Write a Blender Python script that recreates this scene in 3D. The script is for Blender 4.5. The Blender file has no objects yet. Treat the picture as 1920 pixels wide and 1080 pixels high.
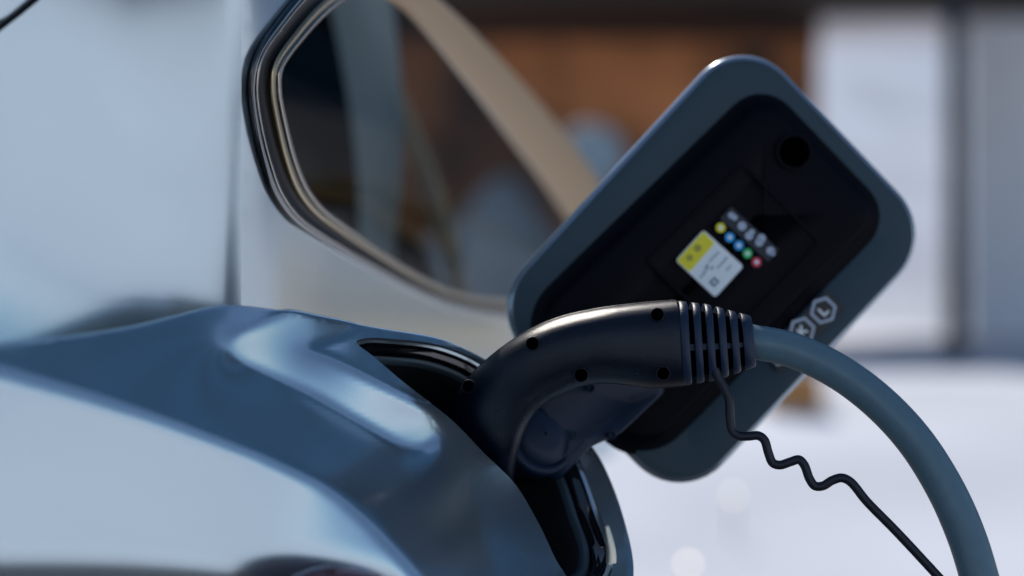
import bpy, bmesh, math, random
import numpy as np
from mathutils import Vector, Matrix
from mathutils.geometry import delaunay_2d_cdt
R = math.radians
random.seed(4)
sc = bpy.context.scene
col = sc.collection

# ------------------------------------------------------------------ camera
CAMZ = 1.15
LENS = 70.0
FPX = LENS / 36.0 * 1920.0
cam_d = bpy.data.cameras.new('camera')
cam = bpy.data.objects.new('camera', cam_d); col.objects.link(cam)
cam.location = (0, 0, CAMZ); cam.rotation_euler = (R(90), 0, 0)
cam_d.lens = LENS; cam_d.sensor_width = 36.0; cam_d.clip_start = 0.05; cam_d.clip_end = 3000
cam_d.dof.use_dof = True; cam_d.dof.focus_distance = 1.185; cam_d.dof.aperture_fstop = 2.8
sc.camera = cam

# ------------------------------------------------------------------ world, sun, exposure
SUN_EL, SUN_AZ = R(46), R(-17)          # azimuth measured from +Y towards +X
w = bpy.data.worlds.new('World'); sc.world = w; w.use_nodes = True
nt = w.node_tree; nt.nodes.clear()
sky = nt.nodes.new('ShaderNodeTexSky'); sky.sky_type = 'NISHITA'; sky.sun_disc = False
sky.sun_elevation = SUN_EL; sky.sun_rotation = SUN_AZ
sky.air_density = 1.0; sky.dust_density = 0.15; sky.ozone_density = 1.2
bg = nt.nodes.new('ShaderNodeBackground'); bg.inputs[1].default_value = 0.085
wo = nt.nodes.new('ShaderNodeOutputWorld')
nt.links.new(sky.outputs[0], bg.inputs[0]); nt.links.new(bg.outputs[0], wo.inputs[0])
sd = bpy.data.lights.new('sun', 'SUN'); sd.energy = 2.7; sd.angle = R(0.5); sd.color = (1.0, 0.92, 0.83)
sun = bpy.data.objects.new('sun', sd); col.objects.link(sun)
sdir = Vector((math.sin(SUN_AZ) * math.cos(SUN_EL), math.cos(SUN_AZ) * math.cos(SUN_EL), math.sin(SUN_EL)))
sun.rotation_euler = sdir.to_track_quat('Z', 'Y').to_euler()
sc.view_settings.view_transform = 'Standard'; sc.view_settings.look = 'None'
sc.view_settings.exposure = 0.52; sc.view_settings.gamma = 1.0

# ------------------------------------------------------------------ helpers
def P(px, py, D):
    return Vector(((px - 960) / FPX * D, D, CAMZ + (540 - py) / FPX * D))

def mat(name, base, rough=0.5, metal=0.0, coat=0.0, coat_r=0.05, var=0.0, vscale=8.0, bump=0.0, bscale=200.0, spec=0.5, rvar=0.0, **kw):
    m = bpy.data.materials.new(name); m.use_nodes = True
    t = m.node_tree; b = t.nodes['Principled BSDF']
    b.inputs['Base Color'].default_value = (*base, 1); b.inputs['Roughness'].default_value = rough
    b.inputs['Metallic'].default_value = metal; b.inputs['Coat Weight'].default_value = coat
    b.inputs['Coat Roughness'].default_value = coat_r
    b.inputs['Specular IOR Level'].default_value = spec
    tc = t.nodes.new('ShaderNodeTexCoord')
    if var > 0:
        n = t.nodes.new('ShaderNodeTexNoise'); n.inputs['Scale'].default_value = vscale; n.inputs['Detail'].default_value = 6
        t.links.new(tc.outputs['Object'], n.inputs['Vector'])
        r = t.nodes.new('ShaderNodeValToRGB')
        r.color_ramp.elements[0].position = 0.3; r.color_ramp.elements[1].position = 0.7
        r.color_ramp.elements[0].color = (*[c * (1 - var) for c in base], 1)
        r.color_ramp.elements[1].color = (*[min(1, c * (1 + var)) for c in base], 1)
        t.links.new(n.outputs['Fac'], r.inputs['Fac']); t.links.new(r.outputs['Color'], b.inputs['Base Color'])
    if rvar > 0:
        n2 = t.nodes.new('ShaderNodeTexNoise'); n2.inputs['Scale'].default_value = vscale * 3; n2.inputs['Detail'].default_value = 8
        t.links.new(tc.outputs['Object'], n2.inputs['Vector'])
        mr = t.nodes.new('ShaderNodeMapRange'); mr.inputs['To Min'].default_value = max(0, rough - rvar); mr.inputs['To Max'].default_value = rough + rvar
        t.links.new(n2.outputs['Fac'], mr.inputs['Value']); t.links.new(mr.outputs['Result'], b.inputs['Roughness'])
    if bump > 0:
        n3 = t.nodes.new('ShaderNodeTexNoise'); n3.inputs['Scale'].default_value = bscale; n3.inputs['Detail'].default_value = 4
        t.links.new(tc.outputs['Object'], n3.inputs['Vector'])
        bp = t.nodes.new('ShaderNodeBump'); bp.inputs['Strength'].default_value = bump; bp.inputs['Distance'].default_value = 0.001
        t.links.new(n3.outputs['Fac'], bp.inputs['Height']); t.links.new(bp.outputs['Normal'], b.inputs['Normal'])
    return m

def mesh(name, verts, faces, m, parent=None, smooth=True, auto=None):
    me = bpy.data.meshes.new(name); me.from_pydata([tuple(v) for v in verts], [], faces); me.update()
    bm = bmesh.new(); bm.from_mesh(me)
    bmesh.ops.recalc_face_normals(bm, faces=bm.faces) if auto is None else None
    bm.to_mesh(me); bm.free()
    for p in me.polygons: p.use_smooth = smooth
    me.materials.append(m)
    o = bpy.data.objects.new(name, me); col.objects.link(o)
    if parent: o.parent = parent
    return o

def sharpen(o, deg=35):
    bm = bmesh.new(); bm.from_mesh(o.data)
    for e in bm.edges:
        if len(e.link_faces) == 2 and e.calc_face_angle(0) > R(deg): e.smooth = False
    bm.to_mesh(o.data); bm.free()
    return o

def thing(name, label, cat, loc=(0, 0, 0), group=None):
    o = bpy.data.objects.new(name, None); col.objects.link(o); o.location = loc
    o['label'] = label; o['category'] = cat
    if group: o['group'] = group
    return o
def tag(o, label, cat, group=None):
    o['label'] = label; o['category'] = cat
    if group: o['group'] = group
    return o
def part(o, parent):            # parent without moving
    o.parent = parent
    o.matrix_parent_inverse = Matrix.Translation(parent.location).inverted()
    return o
def struct(o):
    o['kind'] = 'structure'; return o

def spline(pts, n, closed=False):
    pts = [np.array(p, float) for p in pts]; out = []
    N = len(pts); segs = N if closed else N - 1
    per = max(1, n // segs)
    for i in range(segs):
        p0 = pts[(i - 1) % N] if (closed or i > 0) else 2 * pts[0] - pts[1]
        p1 = pts[i]; p2 = pts[(i + 1) % N]
        p3 = pts[(i + 2) % N] if (closed or i + 2 < N) else 2 * pts[-1] - pts[-2]
        t01 = max(np.linalg.norm(p1 - p0), 1e-9) ** .5; t12 = max(np.linalg.norm(p2 - p1), 1e-9) ** .5; t23 = max(np.linalg.norm(p3 - p2), 1e-9) ** .5
        m1 = t12 * ((p1 - p0) / t01 - (p2 - p0) / (t01 + t12) + (p2 - p1) / t12)
        m2 = t12 * ((p2 - p1) / t12 - (p3 - p1) / (t12 + t23) + (p3 - p2) / t23)
        for k in range(per):
            t = k / per
            out.append((2*t**3-3*t*t+1)*p1 + (t**3-2*t*t+t)*m1 + (-2*t**3+3*t*t)*p2 + (t**3-t*t)*m2)
    if not closed: out.append(pts[-1])
    return out

def tube(name, pts, rad, m, parent, nseg=20, closed=False, caps=True):
    """pts list of world Vectors, rad float or list"""
    pts = [Vector(p) for p in pts]; n = len(pts)
    rad = rad if isinstance(rad, (list, tuple)) else [rad] * n
    V, F = [], []
    up = None
    for i, p in enumerate(pts):
        a = pts[(i - 1) % n] if (closed or i > 0) else p
        b = pts[(i + 1) % n] if (closed or i < n - 1) else p
        t = (b - a).normalized()
        if up is None:
            up = t.cross(Vector((0, 1, 0.1))).normalized()
        up = (up - t * up.dot(t)).normalized()
        s = t.cross(up)
        for k in range(nseg):
            an = 2 * math.pi * k / nseg
            V.append(p + up * math.cos(an) * rad[i] + s * math.sin(an) * rad[i])
    rng = n if closed else n - 1
    for i in range(rng):
        j = (i + 1) % n
        for k in range(nseg):
            F.append((i*nseg+k, i*nseg+(k+1)%nseg, j*nseg+(k+1)%nseg, j*nseg+k))
    if caps and not closed:
        F.append(tuple(range(nseg))); F.append(tuple(range((n-1)*nseg, n*nseg)))
    return mesh(name, V, F, m, parent)

def loft(name, rings, m, parent=None, closed=True, cap0=False, cap1=False):
    n = len(rings[0]); V = [v for r in rings for v in r]; F = []
    for i in range(len(rings) - 1):
        for k in range(n if closed else n - 1):
            F.append((i*n+k, i*n+(k+1)%n, (i+1)*n+(k+1)%n, (i+1)*n+k))
    if cap0: F.append(tuple(range(n)))
    if cap1: F.append(tuple(range((len(rings)-1)*n, len(rings)*n)))
    return mesh(name, V, F, m, parent)

def round_poly(corners, rad, n=8):
    """rounded polygon in 2D"""
    out = []; N = len(corners)
    rad = rad if isinstance(rad, (list, tuple)) else [rad] * N
    for i in range(N):
        p0 = np.array(corners[i-1], float); p1 = np.array(corners[i], float); p2 = np.array(corners[(i+1) % N], float)
        a = (p0-p1)/np.linalg.norm(p0-p1); b = (p2-p1)/np.linalg.norm(p2-p1)
        half = math.acos(max(-1, min(1, float(a@b)))) / 2
        d = rad[i] / math.tan(half)
        s, e = p1 + a*d, p1 + b*d
        c = p1 + (a+b)/np.linalg.norm(a+b) * rad[i] / math.sin(half)
        a0 = math.atan2(*(s-c)[::-1]); a1 = math.atan2(*(e-c)[::-1])
        da = (a1-a0+math.pi) % (2*math.pi) - math.pi
        for k in range(n+1):
            an = a0 + da*k/n
            out.append((c[0]+rad[i]*math.cos(an), c[1]+rad[i]*math.sin(an)))
    return out

# ------------------------------------------------------------------ materials
M = {}
M['paint'] = mat('silver_paint', (0.54, 0.64, 0.69), rough=0.20, metal=0.9, coat=0.4, coat_r=0.02, bump=0.02, bscale=900, rvar=0.02)
M['gloss_black'] = mat('gloss_black', (0.004, 0.005, 0.007), rough=0.08, coat=1.0, coat_r=0.02)
M['chrome'] = mat('dark_chrome', (0.50, 0.46, 0.40), rough=0.18, metal=1.0, bump=0.1, bscale=300)
M['lip'] = mat('satin_grey_plastic', (0.05, 0.075, 0.09), rough=0.3)
M['bronze'] = mat('bronze_trim', (0.48, 0.38, 0.24), rough=0.28, metal=0.9, bump=0.1, bscale=400)
M['warm_sheen'] = mat('warm_sheen_metal', (0.80, 0.72, 0.58), rough=0.35, metal=0.6)
M['rubber'] = mat('rubber', (0.002, 0.0025, 0.0035), rough=0.45, spec=0.15)
M['pit'] = mat('port_plastic', (0.0035, 0.004, 0.006), rough=0.6)
M['handle'] = mat('handle_plastic', (0.0018, 0.005, 0.014), rough=0.29, bump=0.22, bscale=2600, var=0.15, vscale=60, rvar=0.05, spec=0.38)
M['boot'] = mat('boot_plastic', (0.010, 0.024, 0.055), rough=0.4, bump=0.25, bscale=1500, spec=0.35)
M['hole'] = mat('screw_well', (0.0006, 0.0006, 0.001), rough=0.9, spec=0.0)
M['cable'] = mat('cable_sheath', (0.105, 0.18, 0.22), rough=0.34, bump=0.15, bscale=1400, var=0.06, vscale=120, spec=0.5)
M['tether'] = mat('tether_rubber', (0.007, 0.008, 0.017), rough=0.45)
M['flap'] = mat('flap_plastic', (0.031, 0.058, 0.077), rough=0.5, spec=0.3, bump=0.3, bscale=1000, var=0.05, vscale=30)
M['flap_edge'] = mat('flap_paint_edge', (0.30, 0.36, 0.42), rough=0.25, metal=0.7, coat=0.5)
M['liner'] = mat('liner_plastic', (0.0008, 0.0014, 0.0045), rough=0.5, bump=0.1, bscale=900, spec=0.09)
M['hinge'] = mat('hinge_plastic', (0.005, 0.016, 0.042), rough=0.45, bump=0.2, bscale=900, spec=0.3)
M['white_print'] = mat('white_print', (0.86, 0.90, 0.90), rough=0.5)
M['yellow_print'] = mat('yellow_print', (0.88, 0.76, 0.02), rough=0.5)
M['grey_print'] = mat('grey_print', (0.46, 0.52, 0.62), rough=0.5)
M['dim_print'] = mat('dim_print', (0.10, 0.12, 0.16), rough=0.5)
M['blue_dot'] = mat('blue_print', (0.02, 0.38, 0.80), rough=0.5)
M['green_dot'] = mat('green_print', (0.02, 0.55, 0.14), rough=0.5)
M['red_dot'] = mat('red_print', (0.70, 0.04, 0.08), rough=0.5)
M['label_black'] = mat('label_black', (0.003, 0.003, 0.005), rough=0.4)
M['interior'] = mat('interior_cloth', (0.003, 0.003, 0.003), rough=0.9, var=0.8, vscale=14, spec=0.1)
M['tan'] = mat('tan_trim', (0.56, 0.36, 0.19), rough=0.5)
M['snow'] = mat('snow', (0.68, 0.71, 0.76), rough=0.9, spec=0.1, var=0.14, vscale=0.6, bump=0.6, bscale=3)
M['brick'] = mat('brown_wall', (0.40, 0.145, 0.05), rough=0.8, var=0.9, vscale=1.1)
M['dark_wood'] = mat('dark_wood', (0.03, 0.018, 0.012), rough=0.7)
M['white_wall'] = mat('white_wall', (0.82, 0.84, 0.88), rough=0.8, var=0.06, vscale=0.5)
M['post'] = mat('post_paint', (0.008, 0.013, 0.017), rough=0.5)
M['signback'] = mat('sign_back', (0.20, 0.27, 0.31), rough=0.5)
M['red_lens'] = mat('red_lens', (0.10, 0.008, 0.012), rough=0.15, coat=1.0)
g = bpy.data.materials.new('tinted_glass'); g.use_nodes = True; M['glass'] = g
t = g.node_tree; t.nodes.clear()
o_ = t.nodes.new('ShaderNodeOutputMaterial'); mx = t.nodes.new('ShaderNodeMixShader')
tr = t.nodes.new('ShaderNodeBsdfTransparent'); tr.inputs[0].default_value = (0.27, 0.29, 0.28, 1)
gl = t.nodes.new('ShaderNodeBsdfGlossy'); gl.inputs['Roughness'].default_value = 0.02
fr = t.nodes.new('ShaderNodeFresnel'); fr.inputs[0].default_value = 1.45
mul = t.nodes.new('ShaderNodeMath'); mul.operation = 'MULTIPLY'; mul.inputs[1].default_value = 0.04
t.links.new(fr.outputs[0], mul.inputs[0]); t.links.new(mul.outputs[0], mx.inputs[0])
t.links.new(tr.outputs[0], mx.inputs[1]); t.links.new(gl.outputs[0], mx.inputs[2]); t.links.new(mx.outputs[0], o_.inputs[0])

# ================================================================== the car
car = thing('parked_car', 'silver electric car, rear side with window and open charging port, plugged in', 'car', (-0.2, 1.4, 0))

# ---- fender: depth relief solved from wanted surface slopes
X0, Y0, X1, Y1, ST = -300, 420, 1300, 1320, 8
gx = np.arange(X0, X1 + 1, ST); gy = np.arange(Y0, Y1 + 1, ST)
GX, GY = np.meshgrid(gx, gy)
def sstep(e0, e1, x):
    t = np.clip((x - e0) / (e1 - e0), 0, 1); return t*t*(3-2*t)
def seg_dist(x, y, pts):
    best = np.full(np.shape(x), 1e9)
    for (ax, ay), (bx, by) in zip(pts[:-1], pts[1:]):
        dx, dy = bx-ax, by-ay
        tt = np.clip(((x-ax)*dx + (y-ay)*dy)/(dx*dx+dy*dy), 0, 1)
        best = np.minimum(best, np.hypot(x-(ax+tt*dx), y-(ay+tt*dy)))
    return best
bul_x = [-400, 0, 150, 300, 480, 600, 640, 700, 760, 830, 900]
bul_y = [560, 690, 735, 785, 850, 905, 935, 990, 1060, 1160, 1300]
bl = np.interp(GX, bul_x, bul_y)
soft = np.interp(GX, [-300, 0, 400, 640, 900], [40, 34, 20, 16, 30])
wb = sstep(-1, 1, (GY - bl) / soft)                      # 1 inside the bulge
stripe = seg_dist(GX, GY, [(700, 500), (635, 590), (470, 650), (600, 705), (775, 800)])  # fold shaped to mirror a pale zigzag; the reflection is put into the relief
wid = np.interp(GX, [430, 560, 780], [35, 39, 44])
ws = 1 - sstep(-1, 1, (stripe - wid) / 9.0)
near = np.exp(-(np.maximum(0, 1.0 - (GX - 700) / 250.0)) ** 2 * 1.2)
A = 0.75 + 0.45 * near; B = 1.3 + 0.45 * near
A = A*(1-ws) + np.maximum(A-0.30, 0.45)*ws; B = B*(1-ws) - 0.36*ws
low = sstep(0, 260, GY - bl)
A = A*(1-wb) + 0.85*wb; B = B*(1-wb) + (-0.16 - 0.05*low - 0.5*sstep(0.0, 1.0, (GY-1000)/150.0) - 0.40*np.exp(-((GX-610)/190.0)**2)*(1-low))*wb
K = ST / FPX
tgx = K * (A[:, :-1] + A[:, 1:]) / 2; tgy = -K * (B[:-1, :] + B[1:, :]) / 2
anch = [(60, 700, 0.97), (400, 590, 1.085), (850, 790, 1.185), (960, 905, 1.188), (1055, 1065, 1.19), (670, 650, 1.16), (830, 645, 1.22),
        (1110, 845, 1.262), (1175, 1050, 1.262)]
def solve():
    q = np.zeros(GX.shape); aw = np.zeros(GX.shape); av = np.zeros(GX.shape)
    for x, y, d in anch:
        i = int(round((y-Y0)/ST)); j = int(round((x-X0)/ST))
        aw[i-1:i+2, j-1:j+2] = 0.008; av[i-1:i+2, j-1:j+2] = math.log(d)
    def Aop(u):
        r = aw*u
        dx = u[:, 1:]-u[:, :-1]; r[:, 1:] += dx; r[:, :-1] -= dx
        dy = u[1:, :]-u[:-1, :]; r[1:, :] += dy; r[:-1, :] -= dy
        return r
    b = aw*av
    b[:, 1:] += tgx; b[:, :-1] -= tgx; b[1:, :] += tgy; b[:-1, :] -= tgy
    q[:] = 0.1; r = b-Aop(q); p = r.copy(); rs = (r*r).sum()
    for _ in range(1500):
        Ap = Aop(p); al = rs/(p*Ap).sum(); q += al*p; r -= al*Ap; rn = (r*r).sum()
        if rn < 1e-14: break
        p = r+(rn/rs)*p; rs = rn
    return q
Q = solve()
def DF(px, py):
    fx = min(max((px-X0)/ST, 0), len(gx)-1.001); fy = min(max((py-Y0)/ST, 0), len(gy)-1.001)
    i, j = int(fy), int(fx); u, v = fx-j, fy-i
    return math.exp((Q[i, j]*(1-u)+Q[i, j+1]*u)*(1-v) + (Q[i+1, j]*(1-u)+Q[i+1, j+1]*u)*v)

outline = [(-280, 640), (-100, 652), (0, 644), (120, 634), (240, 617), (330, 596), (420, 575), (510, 581), (600, 597), (720, 618), (830, 638), (890, 664), (950, 700),
           (1020, 752), (1085, 810), (1118, 850), (1145, 905), (1170, 980), (1184, 1050), (1180, 1120), (1150, 1250), (1120, 1310)]
out_s = [(float(p[0]), float(p[1])) for p in spline(outline, 130)]
ring = out_s + [(900.0, 1312.0), (500.0, 1312.0), (100.0, 1312.0), (-290.0, 1312.0), (-292.0, 1000.0)]
hole_pts = [(668, 641), (700, 668), (755, 715), (850, 790), (908, 850), (966, 908), (1012, 985), (1050, 1062), (1085, 1100), (1140, 1085), (1150, 1040), (1124, 960),
            (1097, 883), (1062, 815), (1010, 760), (940, 706), (880, 668), (815, 645), (740, 636), (690, 634)]
hole = [(float(p[0]), float(p[1])) for p in spline(hole_pts, 160, closed=True)]
def inside(x, y, poly):
    c = False; n = len(poly); j = n-1
    for i in range(n):
        xi, yi = poly[i]; xj, yj = poly[j]
        if (yi > y) != (yj > y) and x < (xj-xi)*(y-yi)/(yj-yi)+xi: c = not c
        j = i
    return c
allb = np.array(ring + hole)
pts2 = [Vector(p) for p in ring] + [Vector(p) for p in hole]
edges = [(i, (i+1) % len(ring)) for i in range(len(ring))] + [(len(ring)+i, len(ring)+(i+1) % len(hole)) for i in range(len(hole))]
for y in np.arange(Y0, 1312, 9):
    for x in np.arange(-285, 1200, 9):
        if inside(x, y, ring) and not inside(x, y, hole) and np.min((allb[:, 0]-x)**2+(allb[:, 1]-y)**2) > 36:
            pts2.append(Vector((float(x), float(y))))
res = delaunay_2d_cdt(pts2, edges, [], 1, 1e-4)
V2, F2 = res[0], res[2]
V = [P(v[0], v[1], DF(v[0], v[1])) for v in V2]; F = []
for f in F2:
    cx = sum(V2[i][0] for i in f)/3; cy = sum(V2[i][1] for i in f)/3
    if inside(cx, cy, ring) and not inside(cx, cy, hole): F.append(tuple(f))
# rolled shoulder lip along the outline
def Nf(px, py):
    a = P(px-4, py, DF(px-4, py)); b = P(px+4, py, DF(px+4, py)); c = P(px, py-4, DF(px, py-4)); d = P(px, py+4, DF(px, py+4))
    n = (b-a).cross(c-d).normalized()
    return n if n.y < 0 else -n
lip = []
for k in range(7):
    an = k/6*R(110); row = []
    for i, (x, y) in enumerate(out_s):
        a = out_s[max(0, i-1)]; b = out_s[min(len(out_s)-1, i+1)]
        p = P(x, y, DF(x, y)); n = Nf(x, y)
        tg = (P(b[0], b[1], DF(*b))-P(a[0], a[1], DF(*a))).normalized()
        o = n.cross(tg).normalized()
        if (p+o*0.01-p).dot(Vector((1, 0, 1))) < 0: o = -o
        r = 0.007
        row.append(p + o*math.sin(an)*r*0.6 - n*(1-math.cos(an))*r)
    lip.append(row)
b0 = len(V); nL = len(out_s)
for row in lip[1:]: V += row
ix = {}
for i, v in enumerate(V2): ix[(round(v[0], 2), round(v[1], 2))] = i
first = [ix[(round(x, 2), round(y, 2))] for x, y in out_s]
for k in range(6):
    for i in range(nL-1):
        if k == 0: q = (first[i], first[i+1], b0+i+1, b0+i)
        else: q = (b0+(k-1)*nL+i, b0+(k-1)*nL+i+1, b0+k*nL+i+1, b0+k*nL+i)
        F.append(q)
part(mesh('fender', V, F, M['paint']), car)

# ---- port recess
H3 = [P(x, y, DF(x, y)) for x, y in hole]
cen = sum(H3, Vector())/len(H3)
nf = (P(1110, 845, 1.26)-P(960, 905, 1.188)).cross(P(1050, 1062, 1.19)-P(670, 645, 1.16)).normalized()
if nf.y > 0: nf = -nf
def rng(s, d): return [cen + (p-cen)*s - nf*d for p in H3]
port = part(loft('charging_port', [rng(1.0, 0), rng(0.997, 0.0012), rng(0.99, 0.002), rng(0.975, 0.003)], M['paint']), car)
loft('port_shelf', [rng(0.975, 0.003), rng(0.965, 0.0065), rng(0.94, 0.0075), rng(0.925, 0.0085), rng(0.92, 0.013)], M['gloss_black']).parent = port
loft('port_inner_lip', [rng(0.92, 0.013), rng(0.90, 0.0135), rng(0.885, 0.0145), rng(0.88, 0.018)], M['lip']).parent = port
loft('port_well', [rng(0.88, 0.018), rng(0.85, 0.024), rng(0.80, 0.080), rng(0.5, 0.082), rng(0.01, 0.083)], M['pit']).parent = port

# ---- cabin side (quarter pillar and panel under the window)
xs = np.arange(-400, 1500, 5.0)
ga = np.interp(xs, [-400, 0, 250, 400, 450.0, 454.9, 530, 620, 900, 1100, 1500], [0.55, 0.62, 0.72, 0.88, 0.98, 2.3, 3.2, 3.7, 4.2, 3.2, 3.0])
lnD = np.cumsum(ga)*5.0/FPX; lnD += math.log(1.235)-np.interp(520, xs, lnD)
ys = np.arange(-400, 900, 5.0)
def intY(gb):
    v = -np.cumsum(gb)*5.0/FPX; return v-np.interp(400, ys, v)
lnY1 = intY(np.interp(ys, [-400, 0, 300, 500, 620, 900], [-0.16, -0.14, -0.10, 0.0, 0.12, 0.15]))
lnY2 = intY(np.interp(ys, [-400, 0, 200, 400, 600, 900], [-0.62, -0.58, -0.46, -0.24, -0.10, -0.1]))
def DG(px, py):
    k = np.interp(px, [0, 456], [0.0, 1.0])
    return math.exp(np.interp(px, xs, lnD) + np.interp(py, ys, lnY1)*(1-k) + np.interp(py, ys, lnY2)*k)
# outer edge of the window surround (closed), and the glass edge inside it
OUT = [(640, -60), (575, -25), (520, 38), (480, 100), (467, 160), (474, 235), (492, 310), (512, 366), (545, 412), (600, 452), (700, 508), (780, 550), (850, 578),
       (930, 596), (1040, 600), (1130, 560), (1165, 470), (1120, 345), (1050, 245), (960, 140), (870, 45), (780, -30), (700, -66)]
INN = [(660, -5), (620, 22), (570, 75), (532, 130), (529, 170), (541, 235), (560, 305), (582, 355), (612, 392), (655, 425), (720, 472), (790, 516), (850, 545),
       (930, 560), (1010, 560), (1068, 520), (1078, 450), (1035, 370), (955, 262), (860, 140), (780, 45), (735, 5), (700, -8)]
NW = 12*len(OUT)
outs = [(float(a), float(b)) for a, b in spline(OUT, NW, True)]; inns = [(float(a), float(b)) for a, b in spline(INN, NW, True)]
big = [(-380.0, -380.0), (900.0, -380.0), (1000.0, -60.0)]
top_sil = [(560.0, -75.0), (470.0, 30.0)]
cab = [(-390.0, -390.0), (600.0, -390.0), (640.0, -64.0)] + [p for p in outs if True][0:0]
# panel outline: left region, then along the lower-left of the window surround, then below it
k0 = min(range(len(outs)), key=lambda i: abs(outs[i][0]-600)+abs(outs[i][1]+40))
k1 = min(range(len(outs)), key=lambda i: math.hypot(outs[i][0]-1130, outs[i][1]-560))
edge = outs[k0:k1+1]
pan = [(-390.0, -390.0), (560.0, -390.0)] + edge + [(1160.0, 640.0), (1150.0, 860.0), (600.0, 860.0), (100.0, 860.0), (-390.0, 860.0)]
pts2 = [Vector(p) for p in pan]; edges = [(i, (i+1) % len(pan)) for i in range(len(pan))]
cre = [(452.5, float(y)) for y in range(-370, 850, 10)]
edges += [(len(pts2)+i, len(pts2)+i+1) for i in range(len(cre)-1)]; pts2 += [Vector(p) for p in cre]
pa = np.array(pan+cre)
for y in np.arange(-380, 860, 14):
    for x in np.arange(-380, 1160, 14):
        if inside(x, y, pan) and np.min((pa[:, 0]-x)**2+(pa[:, 1]-y)**2) > 60: pts2.append(Vector((float(x), float(y))))
res = delaunay_2d_cdt(pts2, edges, [], 1, 1e-4)
V2, F2 = res[0], res[2]
V = [P(v[0], v[1], DG(v[0], v[1])+0.004) for v in V2]
F = [tuple(f) for f in F2 if inside(sum(V2[i][0] for i in f)/3, sum(V2[i][1] for i in f)/3, pan)]
qp = part(mesh('quarter_panel', V, F, M['paint']), car)
for e in qp.data.edges:
    if all(abs(V2[k][0]-452.5) < 0.01 for k in e.vertices): e.use_edge_sharp = True
# seam at the top left of the pillar
sp = [P(x, y, DG(x, y)-0.001) for x, y in [(-60, 105), (0, 52), (35, 25), (75, -8), (130, -50)]]
part(tube('panel_gap', sp, 0.0016, M['rubber'], None, 8), car)

# ---- window surround
def DW(px, py): return DG(px, py)
def lerp2(a, b, t): return (a[0]*(1-t)+b[0]*t, a[1]*(1-t)+b[1]*t)
def loopP(t, dz):
    r = []
    for a, b in zip(outs, inns):
        q = lerp2(a, b, t); r.append(P(q[0], q[1], DW(*a)*(1-min(1, max(0, t))) + DW(*b)*min(1, max(0, t)) + dz))
    return r
wt = part(loft('window_surround', [loopP(-0.02, 0.004), loopP(0.0, -0.002), loopP(0.07, -0.006), loopP(0.15, -0.007), loopP(0.21, -0.005)], M['gloss_black']), car)
part(loft('highlight_strip', [loopP(0.20, -0.0055), loopP(0.225, -0.0075), loopP(0.26, -0.0075), loopP(0.285, -0.0045)], M['chrome']), car)  # chrome strip standing in for the highlight along the black surround
part(loft('window_seal', [loopP(0.28, -0.005), loopP(0.33, 0.003), loopP(0.55, 0.007), loopP(0.64, 0.002)], M['rubber']), car)
part(loft('inner_trim', [loopP(0.63, 0.001), loopP(0.67, -0.002), loopP(0.76, -0.001), loopP(0.86, 0.004)], M['bronze']), car)
part(loft('window_bead', [loopP(0.84, 0.004), loopP(0.87, 0.000), loopP(0.92, -0.001), loopP(0.97, 0.001), loopP(1.0, 0.006)], M['chrome']), car)
part(loft('roof_rail', [[p for p in loopP(t_, d_)][int(NW*15.6/23):int(NW*22.2/23)] for t_, d_ in ((-0.05, 0.01), (0.0, -0.012), (0.25, -0.02), (0.6, -0.018), (0.85, -0.010), (1.02, 0.004))], M['tan'], closed=False), car)
gi = loopP(1.0, 0.004); cg = sum(gi, Vector())/len(gi)
V = gi + [cg]; F = [(i, (i+1) % len(gi), len(gi)) for i in range(len(gi))]
part(mesh('window_glass', V, F, M['glass']), car)
# ---- inside the cabin, seen through the glass
def slab(name, poly, D0, th, m, parent, Df=None):
    Df = Df or (lambda x, y: D0)
    n = len(poly); a = [P(x, y, Df(x, y)) for x, y in poly]; b = [p + Vector((0, th, 0)) for p in a]
    F = [tuple(range(n)), tuple(range(2*n-1, n-1, -1))] + [(i, (i+1) % n, n+(i+1) % n, n+i) for i in range(n)]
    o = mesh(name, a+b, F, m, None, smooth=False)
    if parent: part(o, parent)
    return o
M['far_tan'] = mat('pale_tan_trim', (0.85, 0.64, 0.40), rough=0.5)
fp = [P(x, y, 2.45) for x, y in [(650, -80), (700, 90), (755, 210), (800, 320), (835, 430), (862, 560), (870, 640)]]
part(tube('far_window_pillar', fp, 0.0105, M['far_tan'], None, 12), car)
slab('rear_seat', round_poly([(300, 640), (300, 60), (560, -120), (650, -60), (660, 250), (700, 380), (790, 470), (840, 640)], [10, 60, 60, 30, 90, 60, 60, 10]), 2.2, 0.25, M['interior'], car)

streak_pts = [(668, -40), (690, 80), (705, 200), (712, 330), (708, 450), (712, 580)]  # pale strip standing in for the light streak reflected in the glass
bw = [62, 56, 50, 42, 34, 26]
bs = spline([np.array([x, y, w_]) for (x, y), w_ in zip(streak_pts, bw)], 40)
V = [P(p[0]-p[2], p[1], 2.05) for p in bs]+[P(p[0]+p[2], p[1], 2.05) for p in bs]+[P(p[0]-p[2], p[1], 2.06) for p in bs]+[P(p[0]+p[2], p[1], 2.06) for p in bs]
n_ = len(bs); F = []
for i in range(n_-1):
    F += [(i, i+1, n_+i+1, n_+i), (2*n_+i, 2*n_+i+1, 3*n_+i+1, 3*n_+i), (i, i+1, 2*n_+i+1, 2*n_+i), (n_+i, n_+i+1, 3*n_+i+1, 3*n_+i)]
part(mesh('glass_streak', V, F, mat('pale_streak', (0.85, 0.90, 0.88), rough=0.7)), car)

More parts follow.
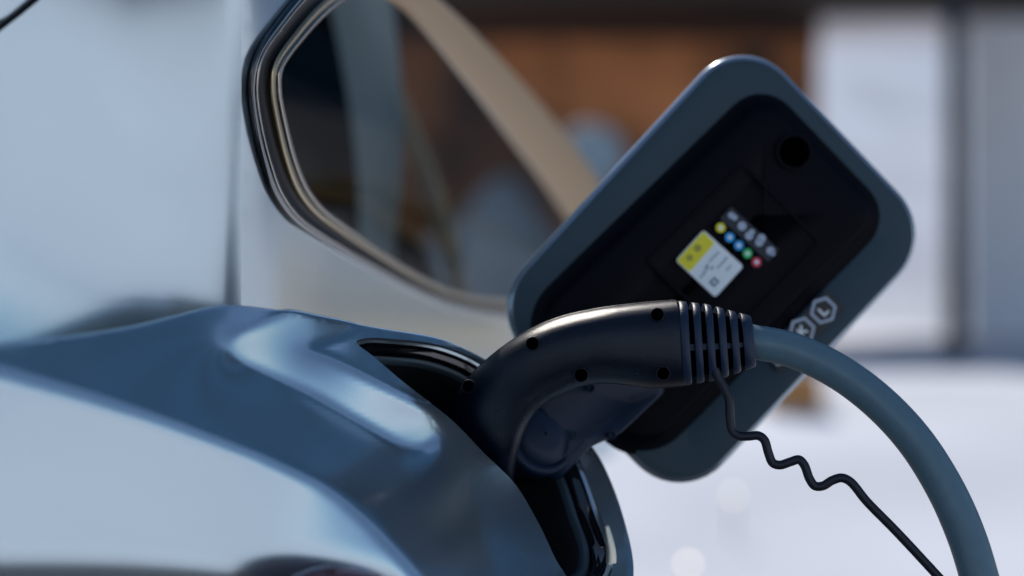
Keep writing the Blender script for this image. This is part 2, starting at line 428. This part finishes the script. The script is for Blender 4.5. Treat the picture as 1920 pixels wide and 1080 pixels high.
# ================================================================== flap
C_AB, C_BC, C_CD, C_DA = (1395, 51), (1765, 440), (1280, 955), (906, 582)
DAB, DBC, DCD, DDA = 1.335, 1.35, 1.325, 1.31
W4 = [P(*C_DA, DDA), P(*C_AB, DAB), P(*C_BC, DBC), P(*C_CD, DCD)]
org = W4[0]; E1 = ((W4[1]-W4[0])+(W4[2]-W4[3]))/2; LU = E1.length; E1 = E1.normalized()
E2 = ((W4[3]-W4[0])+(W4[2]-W4[1]))/2; LV = E2.length; E2 = (E2-E1*E2.dot(E1)).normalized()
NF = E1.cross(E2).normalized()
if NF.y > 0: NF = -NF
def FL(u, v, h=0.0): return org + E1*u*LU + E2*v*LV + NF*h     # u: out from the car, v: down the flap
def pxuv(px, py):
    d = P(px, py, 1.0)-cam.location; tt = (org-cam.location).dot(NF)/d.dot(NF)
    q = cam.location+d*tt-org
    return (q.dot(E1)/LU, q.dot(E2)/LV)
corn = [pxuv(*c) for c in (C_DA, C_AB, C_BC, C_CD)]
def rp(poly, r, n=10):       # rounded polygon in metres on the flap plane
    return [(x/LU, y/LV) for x, y in round_poly([(a*LU, b*LV) for a, b in poly], r, n)]
def inset(poly, d):
    pm = [np.array((a*LU, b*LV)) for a, b in poly]; N = len(pm); out = []
    c = sum(pm)/N
    for i in range(N):
        p0, p1, p2 = pm[i-1], pm[i], pm[(i+1) % N]
        n1 = np.array((-(p1-p0)[1], (p1-p0)[0])); n1 = n1/np.linalg.norm(n1)
        n2 = np.array((-(p2-p1)[1], (p2-p1)[0])); n2 = n2/np.linalg.norm(n2)
        if n1 @ (c-p1) < 0: n1 = -n1
        if n2 @ (c-p1) < 0: n2 = -n2
        d1 = d[i-1] if isinstance(d, (list, tuple)) else d; d2 = d[i] if isinstance(d, (list, tuple)) else d
        A_ = np.array([n1, n2]); b_ = np.array([n1@p1+d1, n2@p1+d2]); q = np.linalg.solve(A_, b_)
        out.append((q[0]/LU, q[1]/LV))
    return out
flap = None
base_r = 0.041
def ringF(ins, h, r=None): return [FL(a, b, h) for a, b in rp(inset(corn, ins), r or max(0.004, base_r-ins))]
flap = part(loft('charging_flap', [ringF(0.0035, -0.0005), ringF(0.006, 0.0), ringF(0.012, 0.0), ringF(0.10, -0.001, 0.004)], M['flap'], cap1=True), car)
loft('flap_rim', [ringF(0.0035, -0.0005), ringF(0.001, -0.002), ringF(0.0, -0.005), ringF(0.0008, -0.009), ringF(0.006, -0.013), ringF(0.03, -0.014), ringF(0.10, -0.014, 0.004)], M['flap_edge'], cap1=True).parent = flap
# raised dark liner: shape given by its pixels
lin = [pxuv(*c) for c in [(985, 612), (1430, 180), (1645, 404), (1200, 856)]]
LR = [0.03, 0.018, 0.017, 0.026]
def ringL(ins, h):
    return [FL(a, b, h) for a, b in rp(inset(lin, ins), [max(0.003, r-ins) for r in LR])]
loft('flap_liner', [ringL(-0.011, -0.0005), ringL(-0.006, 0.0004), ringL(-0.002, 0.0018), ringL(0.0, 0.004), ringL(0.0015, 0.0065), ringL(0.004, 0.0075), ringL(0.02, 0.0075), ringL(0.06, 0.0075)], M['liner'], cap1=True).parent = flap
HT = 0.0076
def flat(name, uvs, h, m, th=0.0004):
    n = len(uvs); V = [FL(a, b, h+th) for a, b in uvs]+[FL(a, b, h-0.0002) for a, b in uvs]
    F = [tuple(range(n))]+[(i, (i+1) % n, n+(i+1) % n, n+i) for i in range(n)]
    o = mesh(name, V, F, m, None, smooth=False); o.parent = flap; return o
def pxpoly(name, pts, h, m, r=0.0, th=0.0004):
    uv = [pxuv(*p) for p in pts]
    if r: uv = rp(uv, r, 6)
    return flat(name, uv, h, m, th)
def disc(cx, cy, rad, n=24):
    u, v = pxuv(cx, cy); return [(u+rad*math.cos(2*math.pi*k/n)/LU, v+rad*math.sin(2*math.pi*k/n)/LV) for k in range(n)]
def ringat(name, outer, inner, h, th, m):
    n = len(outer)
    rs = [[FL(a, b, h) for a, b in outer], [FL(a, b, h+th) for a, b in outer], [FL(a, b, h+th) for a, b in inner], [FL(a, b, h) for a, b in inner]]
    o = sharpen(loft(name, rs, m)); o.parent = flap; return o
# inner frame, round latch stop, stickers
fo = [pxuv(*c) for c in [(1205, 490), (1388, 305), (1535, 455), (1360, 640)]]
ringat('sticker_frame', rp(fo, 0.004), rp(inset(fo, 0.0022), 0.003), HT, 0.0012, M['liner'])
ringat('latch_ring', disc(1482, 287, 0.0125), disc(1482, 287, 0.0105), HT, 0.003, M['liner'])
flat('latch_well', disc(1482, 287, 0.0104), HT+0.0002, M['hole'])
card = [(1262, 489), (1314, 432), (1389, 500), (1336, 558)]
pxpoly('sticker', card, HT, M['white_print'], 0.0022)
pxpoly('sticker_header', [(1264.5, 489), (1314, 435), (1335, 457), (1288, 510.5)], HT+0.0005, M['yellow_print'], 0.0012, 0.0002)
for a in [(1303, 466, 8), (1288, 484, 7)]:
    flat('header_mark', disc(a[0], a[1], a[2]/2800*0.9), HT+0.0008, bpy.data.materials.get('header_grey') or mat('header_grey', (0.42, 0.36, 0.04)), 0.0001)
def bar(name, c, l, wd, ang, m, h=HT+0.0005):
    u = (math.cos(ang), math.sin(ang)); x, y = c
    p = [(x+sx*l/2*u[0]-sy*wd/2*u[1], y+sx*l/2*u[1]+sy*wd/2*u[0]) for sx, sy in ((-1, -1), (1, -1), (1, 1), (-1, 1))]
    return pxpoly(name, p, h, m, 0, 0.0002)
gp = mat('pale_grey_print', (0.36, 0.44, 0.48)); dp = mat('mid_grey_print', (0.14, 0.20, 0.24))
for c, l, m_ in [((1330, 486), 16, gp), ((1338, 478), 14, gp), ((1346, 497), 20, gp), ((1353, 489), 18, gp), ((1318, 508), 16, gp), ((1361, 503), 14, gp), ((1320, 500), 9, dp), ((1330, 503), 7, dp), ((1312, 517), 14, gp)]:
    bar('print_line', c, l, 3, math.radians(-47), m_)
bar('print_icon', (1334, 529), 15, 13, math.radians(-47), dp); bar('print_icon', (1334, 529), 7, 5, math.radians(-47), M['white_print'], HT+0.0008)
bar('header_plate', (1400, 440), 120, 30, math.radians(42), M['dim_print'], HT).data.materials[0] = mat('dark_blue_print', (0.010, 0.014, 0.026))
for (x, y), m_ in zip([(1346, 428), (1363, 446), (1380, 461), (1396, 476), (1413, 492)], ['yellow_print', 'blue_dot', 'blue_dot', 'green_dot', 'red_dot']):
    flat('colour_dot', disc(x, y, 0.0033), HT+0.0003, M[m_])
    flat('dot_symbol', disc(x, y, 0.0014), HT+0.0008, M['white_print'], 0.0002)
for x, y, r_ in [(1366, 405, .0022), (1372, 409, .002), (1386, 425, .003), (1399, 443, .0028), (1404, 436, .002), (1418, 455, .0028), (1422, 448, .003), (1439, 471, .0028), (1443, 476, .0018)]:
    flat('small_symbol', disc(x, y, r_, 10), HT+0.0006, M['grey_print'], 0.0001)
# hexagon label
pxpoly('letter_label', [(1428, 661), (1549, 545), (1579, 580), (1460, 699)], 0.0035, M['label_black'], 0.001, 0.0008)
hx = [(1540, 582, 'L'), (1500, 620, 'K'), (1460, 660, 'C')]
HH = 0.0046
e1p = Vector((P(*C_AB, 1.3)-P(*C_DA, 1.3))).normalized()
for x, y, ch in hx:
    cu, cv = pxuv(x, y)
    def hexa(r): return [(cu+r*math.cos(math.pi/6+k*math.pi/3)/LU, cv+r*math.sin(math.pi/6+k*math.pi/3)/LV) for k in range(6)]
    ringat('hexagon_mark', hexa(0.0095), hexa(0.0074), HH, 0.0004, M['grey_print'])
    strokes = {'L': [((-2, -3.4), (-2, 3.0)), ((-2.6, 3.0), (2.6, 3.0))], 'K': [((-2, -3.4), (-2, 3.4)), ((-1.6, 0.4), (2.4, -3.2)), ((-0.8, -0.4), (2.6, 3.4))],
               'C': [((2.4, -2.6), (0, -3.4)), ((0, -3.4), (-2.4, -1.2)), ((-2.4, -1.2), (-2.4, 1.2)), ((-2.4, 1.2), (0, 3.4)), ((0, 3.4), (2.4, 2.6))]}[ch]
    Vs, Fs = [], []
    for si, ((ax, ay), (bx, by)) in enumerate(strokes):
        dx, dy = bx-ax, by-ay; L = math.hypot(dx, dy); nx, ny = -dy/L*0.8, dx/L*0.8
        q = [(ax+nx, ay+ny), (bx+nx, by+ny), (bx-nx, by-ny), (ax-nx, ay-ny)]
        i0 = len(Vs); Vs += [FL(cu+a*1e-3*0.95/LU, cv+b*1e-3*0.95/LV, HH+0.0004+si*0.00005) for a, b in q]; Fs.append((i0, i0+1, i0+2, i0+3))
    mesh('letter', Vs, Fs, M['white_print'], None, smooth=False).parent = flap

# ---- hinge arm from the port to the flap, behind the plug
def hd(x, y): return 1.255 + max(0, (x-1080))/160*0.035
hp = round_poly([(985, 700), (1120, 700), (1262, 720), (1165, 812), (1108, 838), (1045, 905), (990, 880)], [12, 30, 14, 20, 12, 25, 20], 5)
n_ = len(hp); cxh = sum(p[0] for p in hp)/n_; cyh = sum(p[1] for p in hp)/n_
def hr(s, dz): return [P(cxh+(x-cxh)*s, cyh+(y-cyh)*s, hd(x, y)+dz) for x, y in hp]
part(loft('flap_hinge', [hr(0.6, 0.0), hr(0.93, 0.0), hr(0.98, 0.002), hr(1.0, 0.006), hr(0.995, 0.016), hr(0.95, 0.02)], M['hinge'], cap0=True, cap1=True), car)
for x, y in [(1148, 816), (1108, 727)]:
    c = P(x, y, hd(x, y)-0.0005)
    part(loft('hinge_pin', [[c+Vector((r*math.cos(a*math.pi/8), z, r*math.sin(a*math.pi/8))) for a in range(16)] for r, z in ((0.0028, 0.001), (0.0028, -0.0015), (0.0018, -0.0018), (0.0015, -0.0005))], M['hinge'], cap1=True), car)
tc_ = P(630, 1140, 1.03)
part(loft('tail_light', [[tc_+Vector((0.034*math.sin(v)*math.cos(a*math.pi/12), 0.02*math.sin(v)*math.sin(a*math.pi/12), 0.022*math.cos(v))) for a in range(24)] for v in [0.05+i*0.304 for i in range(11)]], M['red_lens'], cap0=True, cap1=True), car)

# ---- warm sheen in the port's lower corner, built as a cream strip
lp = [P(x, y, DF(1130, 1030)-0.001) for x, y in [(1137, 985), (1142, 1010), (1146, 1040), (1143, 1062), (1126, 1078), (1104, 1090), (1088, 1096)]]
lp = [Vector(p) for p in spline([np.array(p) for p in lp], 36)]
part(tube('port_sheen', lp, [0.0012+0.0022*math.sin(math.pi*min(1, (i+2)/40)) for i in range(len(lp))], M['warm_sheen'], None, 12), car)
# ================================================================== plug
plug = thing('charging_plug', 'dark curved charging plug with ribbed boot and blue-grey cable, inserted in the car', 'charging plug', tuple(P(900, 850, 1.24)))
TB = [((1268, 563), (1281, 723), 1.200), ((1255, 564), (1268, 724), 1.200), ((1220, 567), (1222, 727), 1.200), ((1180, 571), (1182, 722), 1.200), ((1140, 576), (1142, 718), 1.200), ((1100, 583), (1106, 720), 1.201),
      ((1060, 592), (1074, 729), 1.202), ((1020, 606), (1046, 742), 1.204), ((982, 625), (1020, 757), 1.206), ((946, 648), (1000, 776), 1.209), ((912, 675), (984, 803), 1.213), ((884, 702), (973, 836), 1.218),
      ((860, 730), (966, 868), 1.224), ((838, 765), (962, 905), 1.232), ((816, 800), (950, 950), 1.245), ((795, 835), (930, 990), 1.262)]
tops = spline([np.array([*a, d]) for a, b, d in TB], 75); bots = spline([np.array([*b, d]) for a, b, d in TB], 75)
NS = 48; rings = []
HALF = [0.0245]*5
for i, (a, b) in enumerate(zip(tops, bots)):
    A_ = P(a[0], a[1], a[2]); B_ = P(b[0], b[1], b[2]); c = (A_+B_)/2; h = (A_-B_)/2
    f = i/(len(tops)-1); wd = 0.0235+0.002*math.sin(f*math.pi)
    row = []
    for k in range(NS):
        an = 2*math.pi*k/NS; ca, sa = math.cos(an), math.sin(an); ex = 0.80
        x_ = math.copysign(abs(ca)**ex, ca); y_ = math.copysign(abs(sa)**ex, sa)
        fl = 1.0 + 0.0*sa
        row.append(c + h*x_ + Vector((0, -1, 0))*y_*wd)
    rings.append(row)
h0 = [r for r in rings]
c0 = sum(h0[0], Vector())/NS
handle_o = part(loft('handle', [[c0+(p-c0)*0.90 for p in h0[0]], [c0+(p-c0)*0.985 for p in h0[0]]]+h0, M['handle'], cap0=True, cap1=True), plug)
# moulding seam along the two edges of the shell
for kk in (0, NS//2):
    part(tube('shell_seam', [rings[i][kk] for i in range(0, len(rings))], 0.0005, M['handle'], None, 6), plug)
# screw wells
from mathutils.bvhtree import BVHTree
bv = BVHTree.FromPolygons([v.co.copy() for v in handle_o.data.vertices], [tuple(p.vertices) for p in handle_o.data.polygons])
for x, y, r_ in [(1232, 591, 12.5), (999, 645, 12.5), (880, 725, 12.5), (1089, 702, 13), (1243, 699, 12.5)]:
    d = (P(x, y, 1)-cam.location).normalized(); hit, n, i_, ds = bv.ray_cast(cam.location, d)
    if hit is None: continue
    if n.y > 0: n = -n
    n = (n*0.25+Vector((0, -1, 0))*0.75).normalized()
    e1 = n.cross(Vector((0, 0, 1))).normalized(); e2 = n.cross(e1); r = r_/FPX*1.18
    hit = hit+n*0.0016
    def rr(s, h): return [hit+(e1*math.cos(2*math.pi*k/24)+e2*math.sin(2*math.pi*k/24))*r*s+n*h for k in range(24)]
    wl = part(loft('screw_well', [rr(1.10, -0.005), rr(1.08, 0.0002), rr(1.0, 0.0010), rr(0.94, 0.0006)], M['handle']), plug)
    loft('well_floor', [rr(0.95, 0.00065), rr(0.5, 0.0005), rr(0.02, 0.0005)], M['hole']).parent = wl

# ribbed boot: elliptical discs round a slim core
def bo(x):   # top, bottom pixel rows of the boot
    return (np.interp(x, [1268, 1330, 1412], [563, 570, 592]), np.interp(x, [1280, 1340, 1412], [723, 713, 688]))
def bring(x, sc_, slant=9, dz=0.0, ns=48):
    t_, b_ = bo(x); A_ = P(x-slant*0.5*1, t_, 1.2); B_ = P(x+slant*0.5, b_, 1.2); c = (A_+B_)/2; h = (A_-B_)/2*sc_
    wd = h.length*0.98
    row = []
    for k in range(ns):
        an = 2*math.pi*k/ns; ca, sa = math.cos(an), math.sin(an)
        x_ = math.copysign(abs(ca)**.85, ca); y_ = math.copysign(abs(sa)**.85, sa)
        row.append(c + h*x_ + Vector((-0.05*y_, -1, 0))*y_*wd)
    return row
part(loft('boot_core', [bring(1272, 0.84), bring(1340, 0.80), bring(1408, 0.78)], M['hole'], cap0=True, cap1=True), plug)
RX = [(1275, 1291), (1300, 1314), (1323, 1337), (1346, 1360), (1369, 1383), (1391, 1411)]
for a, b in RX:
    m_ = (a+b)/2
    o = part(loft('boot_rib', [bring(a, 0.74), bring(a, 0.975), bring(a+1.2, 0.995), bring(m_, 1.0), bring(b-1.2, 0.995), bring(b, 0.975), bring(b, 0.74)], M['boot']), plug)
for (a, b), (c, d) in zip(RX[:-1], RX[1:]):
    # little bridge between neighbouring ribs, front, and one at the top and bottom
    for ang in (0.5, 0.12, 0.88):
        def bp(x, s_, off):
            row = bring(x, s_); return row[int(48*(0.25+(ang-0.5)*0.9)+off) % 48]
        q = [bp(b-3, 0.88, 1), bp(c+3, 0.88, 1), bp(c+3, 0.88, 0), bp(b-3, 0.88, 0), bp(b-3, 0.80, 1), bp(c+3, 0.80, 1), bp(c+3, 0.80, 0), bp(b-3, 0.80, 0)]
        part(mesh('rib_bridge', q, [(0, 1, 2, 3), (0, 1, 5, 4), (2, 3, 7, 6), (0, 3, 7, 4), (1, 2, 6, 5)], M['boot'], None, smooth=False), plug)
# cable
cb = [(1392, 638, 1.2), (1412, 641, 1.2), (1480, 655, 1.2), (1560, 690, 1.198), (1640, 747, 1.195), (1712, 822, 1.19), (1770, 912, 1.185), (1810, 1000, 1.18), (1838, 1090, 1.175), (1862, 1200, 1.17), (1880, 1350, 1.165)]
cp = [P(p[0], p[1], p[2]) for p in spline(cb, 90)]
part(tube('cable', cp, [0.0103+0.0012*min(1, i/60) for i in range(len(cp))], M['cable'], None, 32), plug)
# tether
tp = [(1340, 690), (1346, 706), (1358, 727), (1367, 750), (1369, 785), (1373, 808), (1384, 817), (1402, 818), (1422, 817), (1433, 825), (1441, 850), (1449, 868), (1462, 872), (1482, 866), (1498, 862), (1508, 872),
      (1518, 898), (1528, 911), (1543, 911), (1560, 901), (1578, 896), (1594, 903), (1625, 940), (1680, 996), (1760, 1082), (1840, 1170), (1960, 1310)]
tpp = [P(p[0], p[1], 1.185-0.00003*(p[0]-1340)) for p in spline([np.array(p) for p in tp], 200)]
part(tube('dust_cap_tether', tpp, 0.0027, M['tether'], None, 14), plug)
# round collar of the plug seen behind the grip
ax = (nf*0.75+Vector((0.1, -0.65, 0))).normalized(); e1 = ax.cross(Vector((0, 0, 1))).normalized(); e2 = ax.cross(e1)
cc = P(1012, 818, 1.255)
def cr(r, h): return [cc+(e1*math.cos(2*math.pi*k/48)+e2*math.sin(2*math.pi*k/48))*r+ax*h for k in range(48)]
part(loft('plug_collar', [cr(0.0245, -0.035), cr(0.0255, 0.0), cr(0.025, 0.003), cr(0.0205, 0.0045), cr(0.020, 0.002), cr(0.0195, 0.002), cr(0.019, 0.005), cr(0.010, 0.007), cr(0.001, 0.0075)], M['hinge'], cap0=True), plug)

# ================================================================== background
def box(name, x0, x1, y0, y1, z0, z1, m, parent=None, bev=0.0):
    V = [(x, y, z) for x in (x0, x1) for y in (y0, y1) for z in (z0, z1)]
    F = [(0, 1, 3, 2), (4, 6, 7, 5), (0, 4, 5, 1), (2, 3, 7, 6), (0, 2, 6, 4), (1, 5, 7, 3)]
    o = mesh(name, V, F, m, None, smooth=False)
    if bev:
        bm = bmesh.new(); bm.from_mesh(o.data); bmesh.ops.bevel(bm, geom=bm.edges[:], offset=bev, segments=2, affect='EDGES'); bm.to_mesh(o.data); bm.free()
    if parent: part(o, parent)
    return o
def X(px, D): return (px-960)/FPX*D
def Z(py, D): return CAMZ+(540-py)/FPX*D
# snow ground: one gently uneven sheet
n = 150; V = []; F = []
gxs = [math.copysign(abs(t)**2.2, t)*600 for t in np.linspace(-1, 1, n)]; gys = [math.copysign(abs(t)**2.2, t)*600 for t in np.linspace(-1, 1, n)]
for y in gys:
    for x in gxs:
        V.append((x, y, 0.05*math.sin(x*0.7+1.3)*math.cos(y*0.5)+0.03*math.sin(x*1.9+y*1.3)+0.62*float(sstep(5.8, 9.5, y))*float(sstep(-30, -20, x))))
for j in range(n-1):
    for i in range(n-1): F.append((j*n+i, j*n+i+1, (j+1)*n+i+1, (j+1)*n+i))
struct(mesh('snowy_ground', V, F, M['snow']))
# brown building (top centre)
D = 17.0
bb = thing('brown_building', 'out-of-focus rust-brown building with dark eave behind the open flap', 'building', (X(1150, D), D, 0))
box('wall', X(640, D), X(1535, D), D, D+5, -0.3, Z(-60, D)+0.6, M['brick'], bb)
box('eave', X(600, D), X(2200, D), D-1.6, D-0.2, Z(12, D-1), Z(-110, D-1), M['dark_wood'], bb)
box('beam', X(640, D), X(1534, D), D-0.12, D-0.004, Z(75, D), Z(8, D), mat('brown_beam', (0.055, 0.024, 0.012), rough=0.8), bb)
box('roof', X(560, D), X(2240, D), D-1.7, D+6, Z(-112, D-1), Z(-150, D-1), M['snow'], bb)
for a, b in ((1380, 1450),): box('window_recess', X(a, D), X(b, D), D-0.04, D+0.1, Z(420, D), Z(90, D), M['dark_wood'], bb)
# white building
D = 19.0
wb_ = thing('white_building', 'out-of-focus white rendered building at the right behind the dark post', 'building', (X(1800, D), D, 0))
V = [(X(1818, D), D, -0.3), (X(2600, D), D, -0.3), (X(2600, D), D+5, -0.3), (X(1830, D+5), D+5, -0.3)]
V += [(a, b, Z(-40, D)) for a, b, c in V]
part(mesh('wall', V, [(0, 1, 2, 3), (4, 5, 6, 7), (0, 1, 5, 4), (1, 2, 6, 5), (2, 3, 7, 6), (3, 0, 4, 7)], M['white_wall'], None, smooth=False), wb_)
box('gutter', X(1800, D), X(2620, D), D-0.25, D-0.02, Z(-30, D), Z(-60, D), M['post'], wb_)
# snow-covered slope beyond the gap
V = []; F = []; a_, b_ = 40, 30
for j in range(b_+1):
    for i in range(a_+1):
        x = -30+i*2.0; y = 24+j*2.0
        V.append((x, y, -0.3+(y-24)*0.42*(1+0.06*math.sin(x*0.3))*min(1, 0.25+(y-24)/8)+0.25*math.sin(x*0.8)*math.cos(y*0.6)))
for j in range(b_):
    for i in range(a_): F.append((j*(a_+1)+i, j*(a_+1)+i+1, (j+1)*(a_+1)+i+1, (j+1)*(a_+1)+i))
struct(mesh('snowy_hillside', V, F, M['snow']))
# post
D = 15.0
zb = 0.0
pst = thing('lamp_post', 'dark upright post, blurred, standing in the snow in front of the white building', 'post', (X(1792, D), D, 0))
part(tube('pole', [Vector((X(1792, D), D, 0.0)), Vector((X(1792, D), D, 2.2)), Vector((X(1790, D), D, 4.2))], [0.085, 0.08, 0.075], M['post'], None, 16), pst)
box('base_plate', X(1792, D)-.13, X(1792, D)+.13, D-.13, D+.13, -0.05, 0.12, M['post'], pst)
# round sign
D = 13.0
sg = thing('round_sign', 'blurred blue-grey round sign beside the roof rail in front of the brown building', 'sign', (X(1105, D), D, 0))
c = Vector((X(1108, D), D, Z(295, D)))
part(loft('sign_disc', [[c+Vector((r*math.cos(a*math.pi/16), z, r*math.sin(a*math.pi/16))) for a in range(32)] for r, z in ((0.21, 0.012), (0.22, 0.0), (0.21, -0.012), (0.19, -0.004), (0.01, -0.004))], M['signback'], cap0=True), sg)
part(tube('sign_pole', [Vector((c.x, c.y+0.04, 0)), Vector((c.x, c.y+0.04, c.z))], 0.03, M['post'], None, 12), sg)
# snow mound
D = 15.4
V = []; F = []; nn = 28
for i in range(nn+1):
    for j in range(nn+1):
        u, v = i/nn*2-1, j/nn*2-1
        h = max(0, (1-u*u))**.6*max(0, (1-v*v))**.6
        V.append((X(935, D)+u*0.85, D+v*0.8, 0.3+h*(1.60+0.10*math.sin(u*7+1)+0.06*math.sin(v*9))))
for i in range(nn):
    for j in range(nn): F.append((i*(nn+1)+j, (i+1)*(nn+1)+j, (i+1)*(nn+1)+j+1, i*(nn+1)+j+1))
tag(mesh('snow_mound', V, F, M['snow']), 'rounded pile of snow seen blurred through the car window', 'snow mound')
# orange crate at the foot of the building, seen under the flap
D = 9.3
tag(box('orange_crate', X(1440, D), X(1545, D), D, D+0.4, Z(780, D), Z(700, D), mat('orange_paint', (0.45, 0.20, 0.05), rough=0.5), None, 0.02), 'small blurred orange box in the snow just under the flap', 'box')

# unseen asphalt under car and photographer, added to darken the front reflections
def sheet(name, pts, z, m): return struct(mesh(name, [(x, y, z) for x, y in pts], [tuple(range(len(pts)))], m, None, smooth=False))
M['asphalt'] = mat('asphalt', (0.045, 0.047, 0.052), rough=0.7, var=0.3, vscale=5, bump=0.5, bscale=60)
M['gravel'] = mat('tan_gravel', (0.72, 0.52, 0.24), rough=0.9, var=0.25, vscale=2, bump=0.8, bscale=30)
sheet('added_asphalt', [(-9, -14), (1.2, -14), (1.2, 5.2), (-9, 5.6)], 0.10, M['asphalt'])
sheet('added_gravel', [(3.3, 9.8), (4.9, 9.8), (31, 60), (20, 70)], 0.725, M['gravel'])  # unseen tan patch, added so the panel under the window mirrors beige
# snow-covered hills round the horizon, added to give the paint white reflections
V = []; F = []; nu, nv = 120, 14
for j in range(nv+1):
    for i in range(nu):
        az = 2*math.pi*i/nu; r = 140+j*30
        h = (j/nv)**1.1*55*(0.85+0.18*math.sin(az*3+1)+0.08*math.sin(az*11))
        V.append((r*math.sin(az), r*math.cos(az), h-1.0+1.5*math.sin(az*40+j)))
for j in range(nv):
    for i in range(nu): F.append((j*nu+i, j*nu+(i+1) % nu, (j+1)*nu+(i+1) % nu, (j+1)*nu+i))
struct(mesh('added_hills', V, F, M['snow']))

# two small lit stake lights in the snow, lower right
em = bpy.data.materials.new('lit_lens'); em.use_nodes = True
eb = em.node_tree.nodes['Principled BSDF']; eb.inputs['Emission Color'].default_value = (1, 0.82, 0.62, 1); eb.inputs['Emission Strength'].default_value = 4.0
for (x, y, D, lab, rr_) in [(1290, 1058, 6.4, 'small warm lit stake light low in the snow, nearest the bottom edge', 0.0085), (1375, 930, 7.4, 'small lit stake light in the snow, further off and fainter', 0.007)]:
    c = P(x, y, D)
    st = thing('stake_light', lab, 'light', (c.x, c.y, 0.1), 'stake lights in the snow')
    bm = bmesh.new(); bmesh.ops.create_uvsphere(bm, u_segments=16, v_segments=10, radius=rr_)
    me = bpy.data.meshes.new('lamp_lens'); bm.to_mesh(me); bm.free(); me.materials.append(em)
    o = bpy.data.objects.new('lamp_lens', me); col.objects.link(o); o.location = (c.x, c.y, c.z); part(o, st)
    part(tube('stake', [Vector((c.x, c.y, 0.0)), Vector((c.x, c.y, c.z-0.006))], 0.004, M['post'], None, 8), st)

# unseen slate-blue block, added so the fender mirrors something darker than sky
tw = thing('added_slate_block', 'unseen slate-blue block added beyond the right edge to darken the fender reflection', 'building', (22.5, 24.0, 0))
ux = Vector((math.cos(R(-43)), math.sin(R(-43)), 0)); uy = Vector((-ux.y, ux.x, 0)); oc = Vector((22.5, 24.0, 0))
M['slate'] = mat('slate_blue_cladding', (0.035, 0.16, 0.30), rough=0.6, var=0.15, vscale=0.4)
def obox(name, a0, a1, b0, b1, z0, z1, m, par):
    V = [oc+ux*a+uy*b+Vector((0, 0, z)) for a in (a0, a1) for b in (b0, b1) for z in (z0, z1)]
    return part(mesh(name, V, [(0, 1, 3, 2), (4, 6, 7, 5), (0, 4, 5, 1), (2, 3, 7, 6), (0, 2, 6, 4), (1, 5, 7, 3)], m, None, smooth=False), tw)
obox('wall', -11, 12, 0, 8, 0, 50, M['slate'], tw)
for k in range(9): obox('window_band', -10.5, 11.5, -0.05, 0.1, 4+k*5, 6.2+k*5, M['post'], tw)
